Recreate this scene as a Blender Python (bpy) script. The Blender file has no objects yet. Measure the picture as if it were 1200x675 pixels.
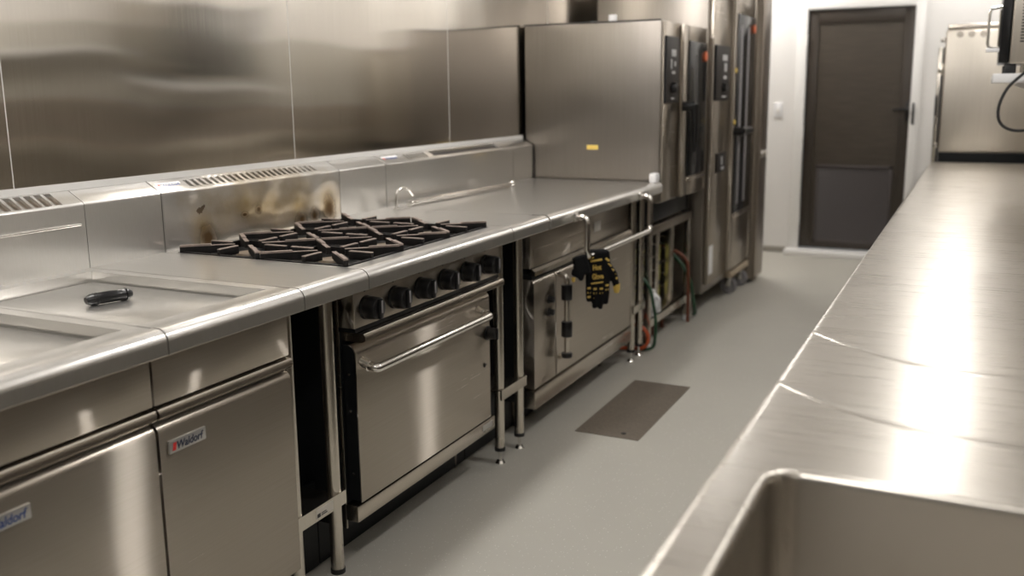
import bpy, bmesh, math, random
from mathutils import Vector, Matrix
random.seed(7)
SC = bpy.context.scene
COL = SC.collection
PI = math.pi

# ------------------------------------------------------------------ materials
def new_mat(name):
    m = bpy.data.materials.new(name); m.use_nodes = True
    nt = m.node_tree
    return m, nt, nt.nodes['Principled BSDF']

def plain(name, col, rough=.5, metal=0., spec=.5, coat=0., emit=None, es=0.):
    m, nt, b = new_mat(name)
    b.inputs['Base Color'].default_value = (*col, 1)
    b.inputs['Roughness'].default_value = rough
    b.inputs['Metallic'].default_value = metal
    b.inputs['Specular IOR Level'].default_value = spec
    b.inputs['Coat Weight'].default_value = coat
    if emit:
        b.inputs['Emission Color'].default_value = (*emit, 1)
        b.inputs['Emission Strength'].default_value = es
    return m

def N(nt, kind, **kw):
    n = nt.nodes.new(kind)
    for k, v in kw.items():
        if hasattr(n, k): setattr(n, k, v)
        else: n.inputs[k].default_value = v
    return n

def math_node(nt, op, a, b=None, clamp=False):
    n = nt.nodes.new('ShaderNodeMath'); n.operation = op; n.use_clamp = clamp
    for i, v in enumerate((a, b)):
        if v is None: continue
        if isinstance(v, (int, float)): n.inputs[i].default_value = v
        else: nt.links.new(v, n.inputs[i])
    return n.outputs[0]

def steel(name, base=(.60, .56, .51), rough=.28, tangent=(0, 0, 1), aniso=.6, brush=(4, 4, 220),
          brush_amt=.10, wave=0., wave_scale=(1.2, 1.2, 1.2), wave_dist=.02, smudge=.08, streak=None, cv=.09):
    """brushed stainless steel: grain stretched along one axis, smudges, gentle sheet-metal waves"""
    m, nt, b = new_mat(name); L = nt.links.new
    b.inputs['Metallic'].default_value = 1
    tc = N(nt, 'ShaderNodeTexCoord')
    mp = N(nt, 'ShaderNodeMapping'); mp.inputs['Scale'].default_value = brush
    L(tc.outputs['Object'], mp.inputs['Vector'])
    g = N(nt, 'ShaderNodeTexNoise'); g.inputs['Scale'].default_value = 1; g.inputs['Detail'].default_value = 3
    L(mp.outputs[0], g.inputs['Vector'])
    s = N(nt, 'ShaderNodeTexNoise'); s.inputs['Scale'].default_value = 4.5; s.inputs['Detail'].default_value = 4
    L(tc.outputs['Object'], s.inputs['Vector'])
    r1 = math_node(nt, 'MULTIPLY_ADD', g.outputs['Fac'], brush_amt)
    r1.node.inputs[2].default_value = rough - brush_amt / 2 - smudge / 2
    r2 = math_node(nt, 'MULTIPLY', s.outputs['Fac'], smudge)
    L(math_node(nt, 'ADD', r1, r2, True), b.inputs['Roughness'])
    mix = N(nt, 'ShaderNodeMix'); mix.data_type = 'RGBA'
    mix.inputs[6].default_value = (base[0] * (1 - cv), base[1] * (1 - cv * 1.1), base[2] * (1 - cv * 1.3), 1)
    mix.inputs[7].default_value = tuple(min(1, q * (1 + cv * .9)) for q in base) + (1,)
    L(g.outputs['Fac'], mix.inputs[0]); L(mix.outputs[2], b.inputs['Base Color'])
    b.inputs['Anisotropic'].default_value = aniso
    if tangent:
        cx = N(nt, 'ShaderNodeCombineXYZ')
        for i, v in enumerate(tangent): cx.inputs[i].default_value = v
        L(cx.outputs[0], b.inputs['Tangent'])
    if wave > 0:
        mp2 = N(nt, 'ShaderNodeMapping'); mp2.inputs['Scale'].default_value = wave_scale
        L(tc.outputs['Object'], mp2.inputs['Vector'])
        w = N(nt, 'ShaderNodeTexNoise'); w.inputs['Scale'].default_value = 1; w.inputs['Detail'].default_value = 1
        L(mp2.outputs[0], w.inputs['Vector'])
        bp = N(nt, 'ShaderNodeBump'); bp.inputs['Strength'].default_value = wave; bp.inputs['Distance'].default_value = wave_dist
        L(w.outputs['Fac'], bp.inputs['Height']); L(bp.outputs[0], b.inputs['Normal'])
    if streak:   # hair-line lobe spreading light across the grain: (weight, roughness, anisotropy, grain direction)
        wgt, rg, an, tg = streak
        a = N(nt, 'ShaderNodeBsdfAnisotropic'); a.distribution = 'GGX'
        L(mix.outputs[2], a.inputs['Color']); a.inputs['Roughness'].default_value = rg; a.inputs['Anisotropy'].default_value = an
        c2 = N(nt, 'ShaderNodeCombineXYZ')
        for i, v in enumerate(tg): c2.inputs[i].default_value = v
        L(c2.outputs[0], a.inputs['Tangent'])
        if b.inputs['Normal'].links: L(b.inputs['Normal'].links[0].from_socket, a.inputs['Normal'])
        ms = N(nt, 'ShaderNodeMixShader'); ms.inputs[0].default_value = wgt
        L(b.outputs[0], ms.inputs[1]); L(a.outputs[0], ms.inputs[2])
        L(ms.outputs[0], nt.nodes['Material Output'].inputs['Surface'])
    return m

M = {}
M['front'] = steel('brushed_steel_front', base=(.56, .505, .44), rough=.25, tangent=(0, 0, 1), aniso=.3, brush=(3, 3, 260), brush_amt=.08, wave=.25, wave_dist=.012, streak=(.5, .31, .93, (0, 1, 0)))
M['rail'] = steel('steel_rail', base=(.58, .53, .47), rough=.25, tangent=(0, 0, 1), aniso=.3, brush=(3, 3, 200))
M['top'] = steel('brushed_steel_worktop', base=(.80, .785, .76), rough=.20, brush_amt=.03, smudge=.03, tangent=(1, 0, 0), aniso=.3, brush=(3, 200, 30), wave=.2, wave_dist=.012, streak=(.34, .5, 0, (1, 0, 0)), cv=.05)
M['tube'] = steel('satin_steel_tube', base=(.62, .58, .52), rough=.26, tangent=None, aniso=0, brush=(60, 60, 4), brush_amt=.05)
M['chrome'] = steel('polished_steel_tube', base=(.82, .80, .77), rough=.16, tangent=None, aniso=0, brush=(30, 30, 30), brush_amt=.03)
M['wall'] = steel('steel_wall_sheet', base=(.70, .665, .61), rough=.115, tangent=(0, 1, 0), aniso=.93, brush=(3, 160, 2), brush_amt=.03, wave=.45, wave_scale=(.6, 1.3, 1.1), wave_dist=.04, smudge=.02)
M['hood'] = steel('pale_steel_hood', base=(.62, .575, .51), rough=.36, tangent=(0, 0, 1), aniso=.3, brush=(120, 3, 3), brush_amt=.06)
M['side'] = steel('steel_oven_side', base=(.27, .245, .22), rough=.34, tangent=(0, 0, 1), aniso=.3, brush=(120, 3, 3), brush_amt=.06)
M['dark'] = steel('dull_dark_steel', base=(.30, .26, .22), rough=.38, tangent=(0, 0, 1), aniso=.5, brush=(3, 3, 120))
M['edge'] = plain('white_sealant_edge', (.62, .61, .59), .35)
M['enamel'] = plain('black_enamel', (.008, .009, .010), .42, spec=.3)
M['plastic'] = plain('black_plastic', (.006, .006, .007), .28)
M['rubber'] = plain('grey_rubber', (.25, .24, .25), .6)
M['blackrubber'] = plain('black_rubber', (.012, .012, .013), .55)
M['white'] = plain('white_paint', (.80, .785, .765), .5)
M['whiteplastic'] = plain('white_plastic', (.82, .82, .83), .4)
M['greywall'] = plain('grey_paint', (.20, .19, .175), .6)
M['lining'] = plain('grey_wall_lining', (.52, .505, .465), .45)
M['lowlining'] = plain('brown_grey_wall_tiles', (.23, .20, .168), .35)
M['frame'] = plain('white_gloss_door_frame', (.83, .82, .80), .3)
M['glass'] = plain('dark_oven_glass', (.008, .009, .010), .15, spec=.28)
M['panelglass'] = plain('control_panel_film', (.022, .018, .016), .45, spec=.25)
M['display'] = plain('pale_grey_print', (.55, .55, .56), .4)
M['orange'] = plain('orange_plastic', (.75, .16, .05), .45)
M['yellow'] = plain('yellow_sticker', (.80, .58, .14), .5)
M['silicone'] = plain('yellow_silicone_print', (.60, .41, .09), .55)
M['knit'] = plain('black_knit', (.004, .004, .0045), .9, spec=.2)
M['blue'] = plain('blue_lettering', (.015, .055, .23), .4)
M['navy'] = plain('navy_lettering', (.008, .018, .06), .4)
M['red'] = plain('red_lettering', (.65, .03, .03), .4)
M['badge'] = plain('silver_badge', (.50, .49, .47), .35, metal=.6)
M['sticker'] = plain('paper_sticker', (.62, .58, .52), .6)
M['ink'] = plain('black_ink', (.03, .03, .03), .6)
M['hose_orange'] = plain('orange_hose', (.55, .10, .03), .45)
M['hose_green'] = plain('dark_green_hose', (.02, .075, .035), .5)
M['tub'] = plain('yellow_green_plastic', (.42, .40, .10), .45)
M['rust'] = plain('copper_brown_pipe', (.16, .045, .022), .5, metal=.2)
M['gasket'] = plain('dark_gasket', (.03, .027, .025), .5)
M['tan'] = plain('tan_card', (.45, .37, .27), .7)
M['lamp_frosted'] = plain('frosted_lamp_diffuser', (1, 1, 1), .5, emit=(1.0, .972, .94), es=104.)
M['lamp_dim'] = plain('dimmed_lamp_diffuser', (1, 1, 1), .5, emit=(1.0, .972, .94), es=62.)
M['lamp'] = plain('lamp_diffuser', (1, 1, 1), .5, emit=(1.0, .972, .94), es=85.)

# cast iron, with tops worn grey-brown
def mk_iron():
    m, nt, b = new_mat('worn_cast_iron'); L = nt.links.new
    tc = N(nt, 'ShaderNodeTexCoord')
    n = N(nt, 'ShaderNodeTexNoise'); n.inputs['Scale'].default_value = 38; n.inputs['Detail'].default_value = 4
    L(tc.outputs['Object'], n.inputs['Vector'])
    r = N(nt, 'ShaderNodeValToRGB')
    r.color_ramp.elements[0].position = .35; r.color_ramp.elements[0].color = (.005, .0045, .0045, 1)
    r.color_ramp.elements[1].position = .75; r.color_ramp.elements[1].color = (.013, .0105, .0095, 1)
    L(n.outputs['Fac'], r.inputs[0])
    tc2 = N(nt, 'ShaderNodeSeparateXYZ'); L(tc.outputs['Object'], tc2.inputs[0])     # pan-worn top faces of the bars
    worn = math_node(nt, 'MULTIPLY', math_node(nt, 'GREATER_THAN', tc2.outputs['Z'], .9375), math_node(nt, 'ADD', n.outputs['Fac'], .35), True)
    mx = N(nt, 'ShaderNodeMix'); mx.data_type = 'RGBA'; mx.inputs[7].default_value = (.27, .215, .185, 1)
    L(r.outputs[0], mx.inputs[6]); L(worn, mx.inputs[0]); L(mx.outputs[2], b.inputs['Base Color'])
    b.inputs['Roughness'].default_value = .6; b.inputs['Metallic'].default_value = 0; b.inputs['Specular IOR Level'].default_value = .25
    return m
M['iron'] = mk_iron()

# polished range splashback with baked-on brown stains
def mk_stained():
    m, nt, b = new_mat('stained_polished_steel'); L = nt.links.new
    b.inputs['Metallic'].default_value = 1
    tc = N(nt, 'ShaderNodeTexCoord'); sp = N(nt, 'ShaderNodeSeparateXYZ'); L(tc.outputs['Object'], sp.inputs[0])
    ns = N(nt, 'ShaderNodeTexNoise'); ns.inputs['Scale'].default_value = 9; ns.inputs['Detail'].default_value = 5; ns.inputs['Roughness'].default_value = .62
    L(tc.outputs['Object'], ns.inputs['Vector'])
    nf = N(nt, 'ShaderNodeTexNoise'); nf.inputs['Scale'].default_value = 34; nf.inputs['Detail'].default_value = 4
    L(tc.outputs['Object'], nf.inputs['Vector'])
    def blob(y, z, ry, rz, wob=.55):
        a = math_node(nt, 'DIVIDE', math_node(nt, 'SUBTRACT', sp.outputs['Y'], y), ry)
        c = math_node(nt, 'DIVIDE', math_node(nt, 'SUBTRACT', sp.outputs['Z'], z), rz)
        d = math_node(nt, 'ADD', math_node(nt, 'MULTIPLY', a, a), math_node(nt, 'MULTIPLY', c, c))
        d = math_node(nt, 'SQRT', d)
        d = math_node(nt, 'ADD', d, math_node(nt, 'MULTIPLY', math_node(nt, 'SUBTRACT', ns.outputs['Fac'], .5), wob * 2))
        return math_node(nt, 'SUBTRACT', 1.0, d, True)
    def acc(lst):
        o = lst[0]
        for q in lst[1:]: o = math_node(nt, 'MAXIMUM', o, q)
        return o
    # object origin sits on the floor at the range's left end: y along the splashback, z height
    gold = acc([blob(.46, 1.02, .46, .16), blob(.17, .975, .09, .11), blob(.66, .99, .22, .11), blob(.82, .98, .12, .12)])
    dark = acc([blob(.185, .945, .05, .055, .7), blob(.735, .95, .04, .05, .7), blob(.83, .96, .05, .075, .7), blob(.36, .995, .022, .012, .4), blob(.43, 1.005, .022, .02, .5), blob(.66, .94, .04, .04, .7)])
    speck = math_node(nt, 'GREATER_THAN', math_node(nt, 'MULTIPLY', nf.outputs['Fac'], acc([blob(.16, 1.04, .06, .05, .3), blob(.42, 1.0, .06, .04, .3)])), .40)
    mx = N(nt, 'ShaderNodeMix'); mx.data_type = 'RGBA'
    mx.inputs[6].default_value = (.82, .80, .77, 1); mx.inputs[7].default_value = (.56, .43, .24, 1)
    L(math_node(nt, 'MULTIPLY', gold, 1.0, True), mx.inputs[0])
    mx2 = N(nt, 'ShaderNodeMix'); mx2.data_type = 'RGBA'; mx2.inputs[7].default_value = (.14, .085, .04, 1)
    L(mx.outputs[2], mx2.inputs[6]); L(math_node(nt, 'MAXIMUM', math_node(nt, 'MULTIPLY', dark, 1.25, True), math_node(nt, 'MULTIPLY', speck, .8)), mx2.inputs[0])
    L(mx2.outputs[2], b.inputs['Base Color'])
    rr = math_node(nt, 'MULTIPLY_ADD', gold, .0); rr.node.inputs[2].default_value = .17
    L(math_node(nt, 'ADD', rr, math_node(nt, 'MULTIPLY', dark, .3)), b.inputs['Roughness'])
    w = N(nt, 'ShaderNodeTexNoise'); w.inputs['Scale'].default_value = 3.6; w.inputs['Detail'].default_value = 1.5
    L(tc.outputs['Object'], w.inputs['Vector'])
    bp = N(nt, 'ShaderNodeBump'); bp.inputs['Strength'].default_value = .9; bp.inputs['Distance'].default_value = .05
    L(w.outputs['Fac'], bp.inputs['Height']); L(bp.outputs[0], b.inputs['Normal'])
    a = N(nt, 'ShaderNodeBsdfAnisotropic'); a.distribution = 'GGX'; a.inputs['Roughness'].default_value = .5
    L(mx2.outputs[2], a.inputs['Color']); ms = N(nt, 'ShaderNodeMixShader'); ms.inputs[0].default_value = .38
    L(b.outputs[0], ms.inputs[1]); L(a.outputs[0], ms.inputs[2]); L(ms.outputs[0], nt.nodes['Material Output'].inputs['Surface'])
    return m
M['stained'] = mk_stained()

# work bench steel: cross grain under a polished film
def mk_bench():
    m = steel('bench_steel', base=(.52, .49, .445), rough=.29, smudge=.015, tangent=(0, 1, 0), aniso=.3, streak=(.06, .3, .7, (1, 0, 0)), brush=(4, 190, 4), brush_amt=.14, wave=.18, wave_scale=(2.2, 1.6, 1), wave_dist=.012)
    nt = m.node_tree; L = nt.links.new; b = nt.nodes['Principled BSDF']
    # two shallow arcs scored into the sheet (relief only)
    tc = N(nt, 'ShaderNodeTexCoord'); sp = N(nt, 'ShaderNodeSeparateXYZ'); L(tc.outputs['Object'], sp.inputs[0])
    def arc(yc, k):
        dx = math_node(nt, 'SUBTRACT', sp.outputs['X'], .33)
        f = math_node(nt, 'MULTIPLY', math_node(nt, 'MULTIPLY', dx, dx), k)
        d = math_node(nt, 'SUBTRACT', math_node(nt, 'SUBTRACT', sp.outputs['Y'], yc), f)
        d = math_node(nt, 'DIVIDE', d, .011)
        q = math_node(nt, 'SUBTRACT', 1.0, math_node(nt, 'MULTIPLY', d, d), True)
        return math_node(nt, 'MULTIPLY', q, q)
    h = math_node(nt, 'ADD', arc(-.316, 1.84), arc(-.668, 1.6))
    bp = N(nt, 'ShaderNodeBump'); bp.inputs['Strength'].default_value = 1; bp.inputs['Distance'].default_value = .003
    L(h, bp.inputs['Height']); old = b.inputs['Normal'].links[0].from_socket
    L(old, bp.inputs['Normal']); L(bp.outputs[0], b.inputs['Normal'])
    return m
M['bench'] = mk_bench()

def mk_floor():
    m, nt, b = new_mat('safety_vinyl'); L = nt.links.new
    tc = N(nt, 'ShaderNodeTexCoord')
    v = N(nt, 'ShaderNodeTexVoronoi'); v.inputs['Scale'].default_value = 95
    L(tc.outputs['Object'], v.inputs['Vector'])
    n = N(nt, 'ShaderNodeTexNoise'); n.inputs['Scale'].default_value = 2.2; n.inputs['Detail'].default_value = 6
    L(tc.outputs['Object'], n.inputs['Vector'])
    n2 = N(nt, 'ShaderNodeTexNoise'); n2.inputs['Scale'].default_value = 260
    L(tc.outputs['Object'], n2.inputs['Vector'])
    mx = N(nt, 'ShaderNodeMix'); mx.data_type = 'RGBA'
    mx.inputs[6].default_value = (.41, .395, .352, 1); mx.inputs[7].default_value = (.49, .472, .42, 1)
    L(math_node(nt, 'ADD', math_node(nt, 'MULTIPLY', n.outputs['Fac'], .7), math_node(nt, 'MULTIPLY', n2.outputs['Fac'], .3)), mx.inputs[0])
    near = math_node(nt, 'LESS_THAN', v.outputs['Distance'], .17)
    sep = N(nt, 'ShaderNodeSeparateColor'); L(v.outputs['Color'], sep.inputs[0])
    pick = math_node(nt, 'MULTIPLY', near, math_node(nt, 'GREATER_THAN', sep.outputs[0], .62))
    mx2 = N(nt, 'ShaderNodeMix'); mx2.data_type = 'RGBA'; mx2.inputs[7].default_value = (.66, .65, .60, 1)
    L(mx.outputs[2], mx2.inputs[6]); L(pick, mx2.inputs[0]); L(mx2.outputs[2], b.inputs['Base Color'])
    b.inputs['Roughness'].default_value = .48
    bp = N(nt, 'ShaderNodeBump'); bp.inputs['Strength'].default_value = .08; bp.inputs['Distance'].default_value = .001
    L(n2.outputs['Fac'], bp.inputs['Height']); L(bp.outputs[0], b.inputs['Normal'])
    return m
M['floor'] = mk_floor()

def mk_mesh():   # dark woven screen of the far door
    m, nt, b = new_mat('dark_woven_screen'); L = nt.links.new
    tc = N(nt, 'ShaderNodeTexCoord')
    mp = N(nt, 'ShaderNodeMapping'); mp.inputs['Scale'].default_value = (6, 6, 60)
    L(tc.outputs['Object'], mp.inputs['Vector'])
    n = N(nt, 'ShaderNodeTexNoise'); n.inputs['Scale'].default_value = 1; n.inputs['Detail'].default_value = 3; L(mp.outputs[0], n.inputs['Vector'])
    r = N(nt, 'ShaderNodeValToRGB')
    r.color_ramp.elements[0].color = (.040, .032, .024, 1); r.color_ramp.elements[1].color = (.085, .070, .053, 1)
    L(n.outputs['Fac'], r.inputs[0]); L(r.outputs[0], b.inputs['Base Color'])
    b.inputs['Roughness'].default_value = .42; b.inputs['Metallic'].default_value = .3
    return m
M['screen'] = mk_mesh()
M['bronze'] = plain('dark_bronze_frame', (.045, .036, .028), .4, metal=.3)
M['vent'] = plain('vent_grey_brown', (.058, .048, .046), .5)
def mk_drain():
    m, nt, b = new_mat('drain_cover_steel'); L = nt.links.new
    tc = N(nt, 'ShaderNodeTexCoord')
    n = N(nt, 'ShaderNodeTexNoise'); n.inputs['Scale'].default_value = 90; n.inputs['Detail'].default_value = 3; L(tc.outputs['Object'], n.inputs['Vector'])
    r = N(nt, 'ShaderNodeValToRGB')
    r.color_ramp.elements[0].color = (.12, .10, .08, 1); r.color_ramp.elements[1].color = (.24, .205, .165, 1)
    L(n.outputs['Fac'], r.inputs[0]); L(r.outputs[0], b.inputs['Base Color'])
    b.inputs['Roughness'].default_value = .5; b.inputs['Metallic'].default_value = .4
    return m
M['drain'] = mk_drain()

# ------------------------------------------------------------------ mesh helpers
class MB:
    """collects shapes and links them as one mesh object"""
    def __init__(s): s.bm = bmesh.new(); s.mats = []
    def _mi(s, faces, mat):
        if mat is None: return
        if mat not in s.mats: s.mats.append(mat)
        for f in faces: f.material_index = s.mats.index(mat) + 1
    def _merge(s, tmp, mat=None, xf=None):
        if xf is not None: bmesh.ops.transform(tmp, matrix=xf, verts=tmp.verts)
        me = bpy.data.meshes.new('t'); tmp.to_mesh(me); tmp.free()
        n = len(s.bm.faces); s.bm.from_mesh(me); bpy.data.meshes.remove(me)
        s.bm.faces.ensure_lookup_table()
        s._mi([s.bm.faces[i] for i in range(n, len(s.bm.faces))], mat)
        return s
    def box(s, x0, x1, y0, y1, z0, z1, bev=.002, seg=2, mat=None, xf=None, only=None):
        t = bmesh.new(); bmesh.ops.create_cube(t, size=1)
        for v in t.verts:
            v.co = Vector((x0 + (v.co.x + .5) * (x1 - x0), y0 + (v.co.y + .5) * (y1 - y0), z0 + (v.co.z + .5) * (z1 - z0)))
        if bev > 0:
            es = list(t.edges)
            if only: es = [e for e in es if only(e)]
            b = min(bev, .45 * min(abs(x1 - x0), abs(y1 - y0), abs(z1 - z0)) if not only else bev)
            bmesh.ops.bevel(t, geom=es, offset=b, segments=seg, profile=.5, affect='EDGES')
        return s._merge(t, mat, xf)
    def cyl(s, p0, p1, r0, r1=None, seg=24, bev=0, mat=None):
        r1 = r0 if r1 is None else r1
        p0, p1 = Vector(p0), Vector(p1); d = p1 - p0; l = d.length
        t = bmesh.new()
        bmesh.ops.create_cone(t, cap_ends=True, segments=seg, radius1=r0, radius2=r1, depth=l)
        if bev > 0:
            es = [e for e in t.edges if len(e.link_faces) == 2 and any(len(f.verts) > 4 for f in e.link_faces)]
            bmesh.ops.bevel(t, geom=es, offset=bev, segments=2, profile=.5, affect='EDGES')
        q = Vector((0, 0, 1)).rotation_difference(d.normalized()).to_matrix().to_4x4()
        return s._merge(t, mat, Matrix.Translation((p0 + p1) / 2) @ q)
    def ball(s, c, r, sc=(1, 1, 1), mat=None, seg=16):
        t = bmesh.new(); bmesh.ops.create_uvsphere(t, u_segments=seg, v_segments=seg // 2, radius=r)
        return s._merge(t, mat, Matrix.Translation(c) @ Matrix.Diagonal((*sc, 1)))
    def ring(s, c, axis, R, r, seg=28, k=10, mat=None):
        a = Vector(axis).normalized(); q = Vector((0, 0, 1)).rotation_difference(a).to_matrix()
        pts = [Vector(c) + q @ Vector((R * math.cos(2 * PI * i / seg), R * math.sin(2 * PI * i / seg), 0)) for i in range(seg)]
        return s.tube(pts, r, k=k, closed=True, mat=mat)
    def tube(s, pts, r, k=12, closed=False, mat=None, fillet=0, radii=None):
        pts = [Vector(p) for p in pts]
        if fillet > 0: pts = fillet_path(pts, fillet)
        n = len(pts); t = bmesh.new(); rings = []
        up = None
        for i, p in enumerate(pts):
            a = pts[(i - 1) % n] if (closed or i > 0) else p
            b = pts[(i + 1) % n] if (closed or i < n - 1) else p
            d = (b - a).normalized()
            if up is None:
                up = Vector((0, 0, 1)) if abs(d.z) < .9 else Vector((1, 0, 0))
            u = (up - d * up.dot(d)); u = u.normalized() if u.length > 1e-5 else d.orthogonal().normalized()
            w = d.cross(u); up = u
            rr = radii[i] if radii else r
            rings.append([t.verts.new(p + (u * math.cos(2 * PI * j / k) + w * math.sin(2 * PI * j / k)) * rr) for j in range(k)])
        m = n if closed else n - 1
        for i in range(m):
            A, B = rings[i], rings[(i + 1) % n]
            for j in range(k): t.faces.new((A[j], A[(j + 1) % k], B[(j + 1) % k], B[j]))
        if not closed:
            t.faces.new(rings[0][::-1]); t.faces.new(rings[-1])
        bmesh.ops.recalc_face_normals(t, faces=t.faces)
        return s._merge(t, mat)
    def prism(s, poly, a0, a1, axis='y', mat=None):
        """extrude an (x,z) polygon along y, or an (y,z) polygon along x, or (x,y) along z"""
        t = bmesh.new()
        def P(p, a): return {'y': (p[0], a, p[1]), 'x': (a, p[0], p[1]), 'z': (p[0], p[1], a)}[axis]
        A = [t.verts.new(P(p, a0)) for p in poly]; B = [t.verts.new(P(p, a1)) for p in poly]
        t.faces.new(A); t.faces.new(B[::-1]); n = len(poly)
        for i in range(n): t.faces.new((A[i], B[i], B[(i + 1) % n], A[(i + 1) % n]))
        bmesh.ops.recalc_face_normals(t, faces=t.faces)
        return s._merge(t, mat)
    def build(s, name, mat, parent=None, smooth=35):
        me = bpy.data.meshes.new(name)
        s.bm.to_mesh(me); s.bm.free()
        me.materials.append(mat)
        for m in s.mats: me.materials.append(m)
        for p in me.polygons: p.use_smooth = True
        me.set_sharp_from_angle(angle=math.radians(smooth))
        o = bpy.data.objects.new(name, me); COL.objects.link(o)
        if parent: attach(o, parent)
        return o

def world_loc(o):
    l = o.location.copy()
    return l + (world_loc(o.parent) if o.parent and 'origin' in o.parent else Vector()) if False else l
ORIGIN = {}
def attach(o, parent):
    """parent a mesh built in world coordinates: shift its vertices into the parent's frame"""
    base = ORIGIN.get(parent.name, Vector((0, 0, 0)))
    if o.type == 'MESH' and base.length: o.data.transform(Matrix.Translation(-base))
    o.parent = parent; ORIGIN[o.name] = base

def fillet_path(pts, r, n=6):
    out = [pts[0]]
    for i in range(1, len(pts) - 1):
        p, a, b = pts[i], pts[i - 1], pts[i + 1]
        da, db = (a - p), (b - p)
        rr = min(r, da.length * .49, db.length * .49)
        A, B = p + da.normalized() * rr, p + db.normalized() * rr
        for k in range(n + 1):
            t = k / n
            out.append(A * (1 - t) ** 2 + p * 2 * t * (1 - t) + B * t ** 2)
    out.append(pts[-1]); return out

def tag(o, label, cat, group=None, kind=None):
    o['label'] = label; o['category'] = cat
    if group: o['group'] = group
    if kind: o['kind'] = kind
    return o
def thing(name, label, cat, loc, group=None):
    o = bpy.data.objects.new(name, None); COL.objects.link(o)
    o.location = loc; o.empty_display_size = .1
    ORIGIN[o.name] = Vector(loc)
    return tag(o, label, cat, group)
def single(mb, name, mat, label, cat, loc, group=None):
    """a thing that is one mesh: origin moved to its base"""
    o = mb.build(name, mat); o.data.transform(Matrix.Translation(-Vector(loc))); o.location = loc
    ORIGIN[o.name] = Vector(loc)
    return tag(o, label, cat, group)
def struct(mb, name, mat, parent=None):
    o = mb.build(name, mat, parent)
    if not parent: o['kind'] = 'structure'
    return o
def sroot(name, loc=(0, 0, 0)):
    o = bpy.data.objects.new(name, None); COL.objects.link(o); o.location = loc
    ORIGIN[o.name] = Vector(loc); o['kind'] = 'structure'; return o
def copy_tree(o, parent=None, delta=None):
    c = o.copy(); COL.objects.link(c); ORIGIN[c.name] = ORIGIN.get(o.name, Vector()) + (delta or Vector())
    if parent: c.parent = parent
    elif delta is not None: c.location = o.location + delta
    for ch in [q for q in bpy.data.objects if q.parent == o]: copy_tree(ch, c, delta)
    return c

def words(name, s, height, center, right, up, mat, parent, shear=0., thick=.0006, width=None, bold=0.):
    cu = bpy.data.curves.new(name, 'FONT'); cu.body = s; cu.size = 1; cu.align_x = 'CENTER'; cu.align_y = 'CENTER'
    cu.shear = shear; cu.offset = bold; cu.extrude = 0; cu.resolution_u = 3
    t = bpy.data.objects.new('tmp', cu); COL.objects.link(t)
    dg = bpy.context.evaluated_depsgraph_get(); dg.update()
    me = bpy.data.meshes.new_from_object(t.evaluated_get(dg))
    bpy.data.objects.remove(t); bpy.data.curves.remove(cu)
    xs = [v.co.x for v in me.vertices]; ys = [v.co.y for v in me.vertices]
    w, h = max(xs) - min(xs), max(ys) - min(ys); mx, my = (max(xs) + min(xs)) / 2, (max(ys) + min(ys)) / 2
    sy = height / h; sx = (width / w) if width else sy
    bm = bmesh.new(); bm.from_mesh(me); bpy.data.meshes.remove(me)
    for v in bm.verts: v.co = Vector(((v.co.x - mx) * sx, (v.co.y - my) * sy, 0))
    r = bmesh.ops.extrude_face_region(bm, geom=list(bm.faces))
    for v in [g for g in r['geom'] if isinstance(g, bmesh.types.BMVert)]: v.co.z += thick
    bmesh.ops.recalc_face_normals(bm, faces=bm.faces)
    R, U = Vector(right).normalized(), Vector(up).normalized(); n = R.cross(U)
    X = Matrix((R, U, n)).transposed().to_4x4(); X.translation = Vector(center)
    mb = MB(); mb._merge(bm, None, X)
    return mb.build(name, mat, parent)

def arc2(cx, cz, r, a0, a1, n=7):
    return [(cx + r * math.cos(math.radians(a0 + (a1 - a0) * i / n)), cz + r * math.sin(math.radians(a0 + (a1 - a0) * i / n))) for i in range(n + 1)]

# ------------------------------------------------------------------ profile of the cooking line (x out of the wall, z up)
TOP, NOSE, NB = .921, .8165, .867
def nose_poly(x_in):
    r = .027
    return [(x_in, TOP)] + [(NOSE - r - .018, TOP), (NOSE - r - .012, TOP + .0015), (NOSE - r, TOP + .0012)] + \
        arc2(NOSE - r, TOP + .0012 - r, r, 80, 0, 7) + [(NOSE, NB + .003), (NOSE - .003, NB), (NOSE - .05, NB), (NOSE - .05, NB + .012), (x_in, NB + .012)]
def splash_poly(x0=.004, x1=.068, zt=1.136, zf=1.103, zb=TOP - .03):
    # sloped cap with a rounded front fold
    ang = math.atan2(zt - zf, x1 - x0)
    return [(x0, zb), (x0, zt)] + [(x0 + .006, zt)] + arc2(x1 - .011, zf - .006, .011, 62, 0, 5) + [(x1, zb)]
def slope_z(x): return 1.136 - (x - .010) * (.033 / .054)

def splash(mb, y0, y1, slots=(), x_a=.018, x_b=.054, dark=None):
    """splashback run with vent slots cut down into its sloped cap; slots = list of (y0, y1)"""
    y = y0
    base = splash_poly()
    for (a, b) in slots:
        if a > y: mb.prism(base, y, a)
        zt = slope_z(x_a)
        # back strip, front strip, and floor of the slot
        mb.prism([(.004, TOP - .03), (.004, 1.136), (.010, 1.136), (x_a, zt), (x_a, TOP - .03)], a, b)
        fr = [p for p in base[3:-1]]
        mb.prism([(x_b, TOP - .03), (x_b, slope_z(x_b) - .0005)] + fr + [(.068, TOP - .03)], a, b)
        mb.prism([(x_a, 1.02), (x_a, slope_z(x_a) - .010), (x_b, slope_z(x_b) - .007), (x_b, 1.02)], a, b, mat=dark or M['gasket'])  # slot floor coloured dark to stand for the shade inside
        y = b
    if y1 > y: mb.prism(base, y, y1)

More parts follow.
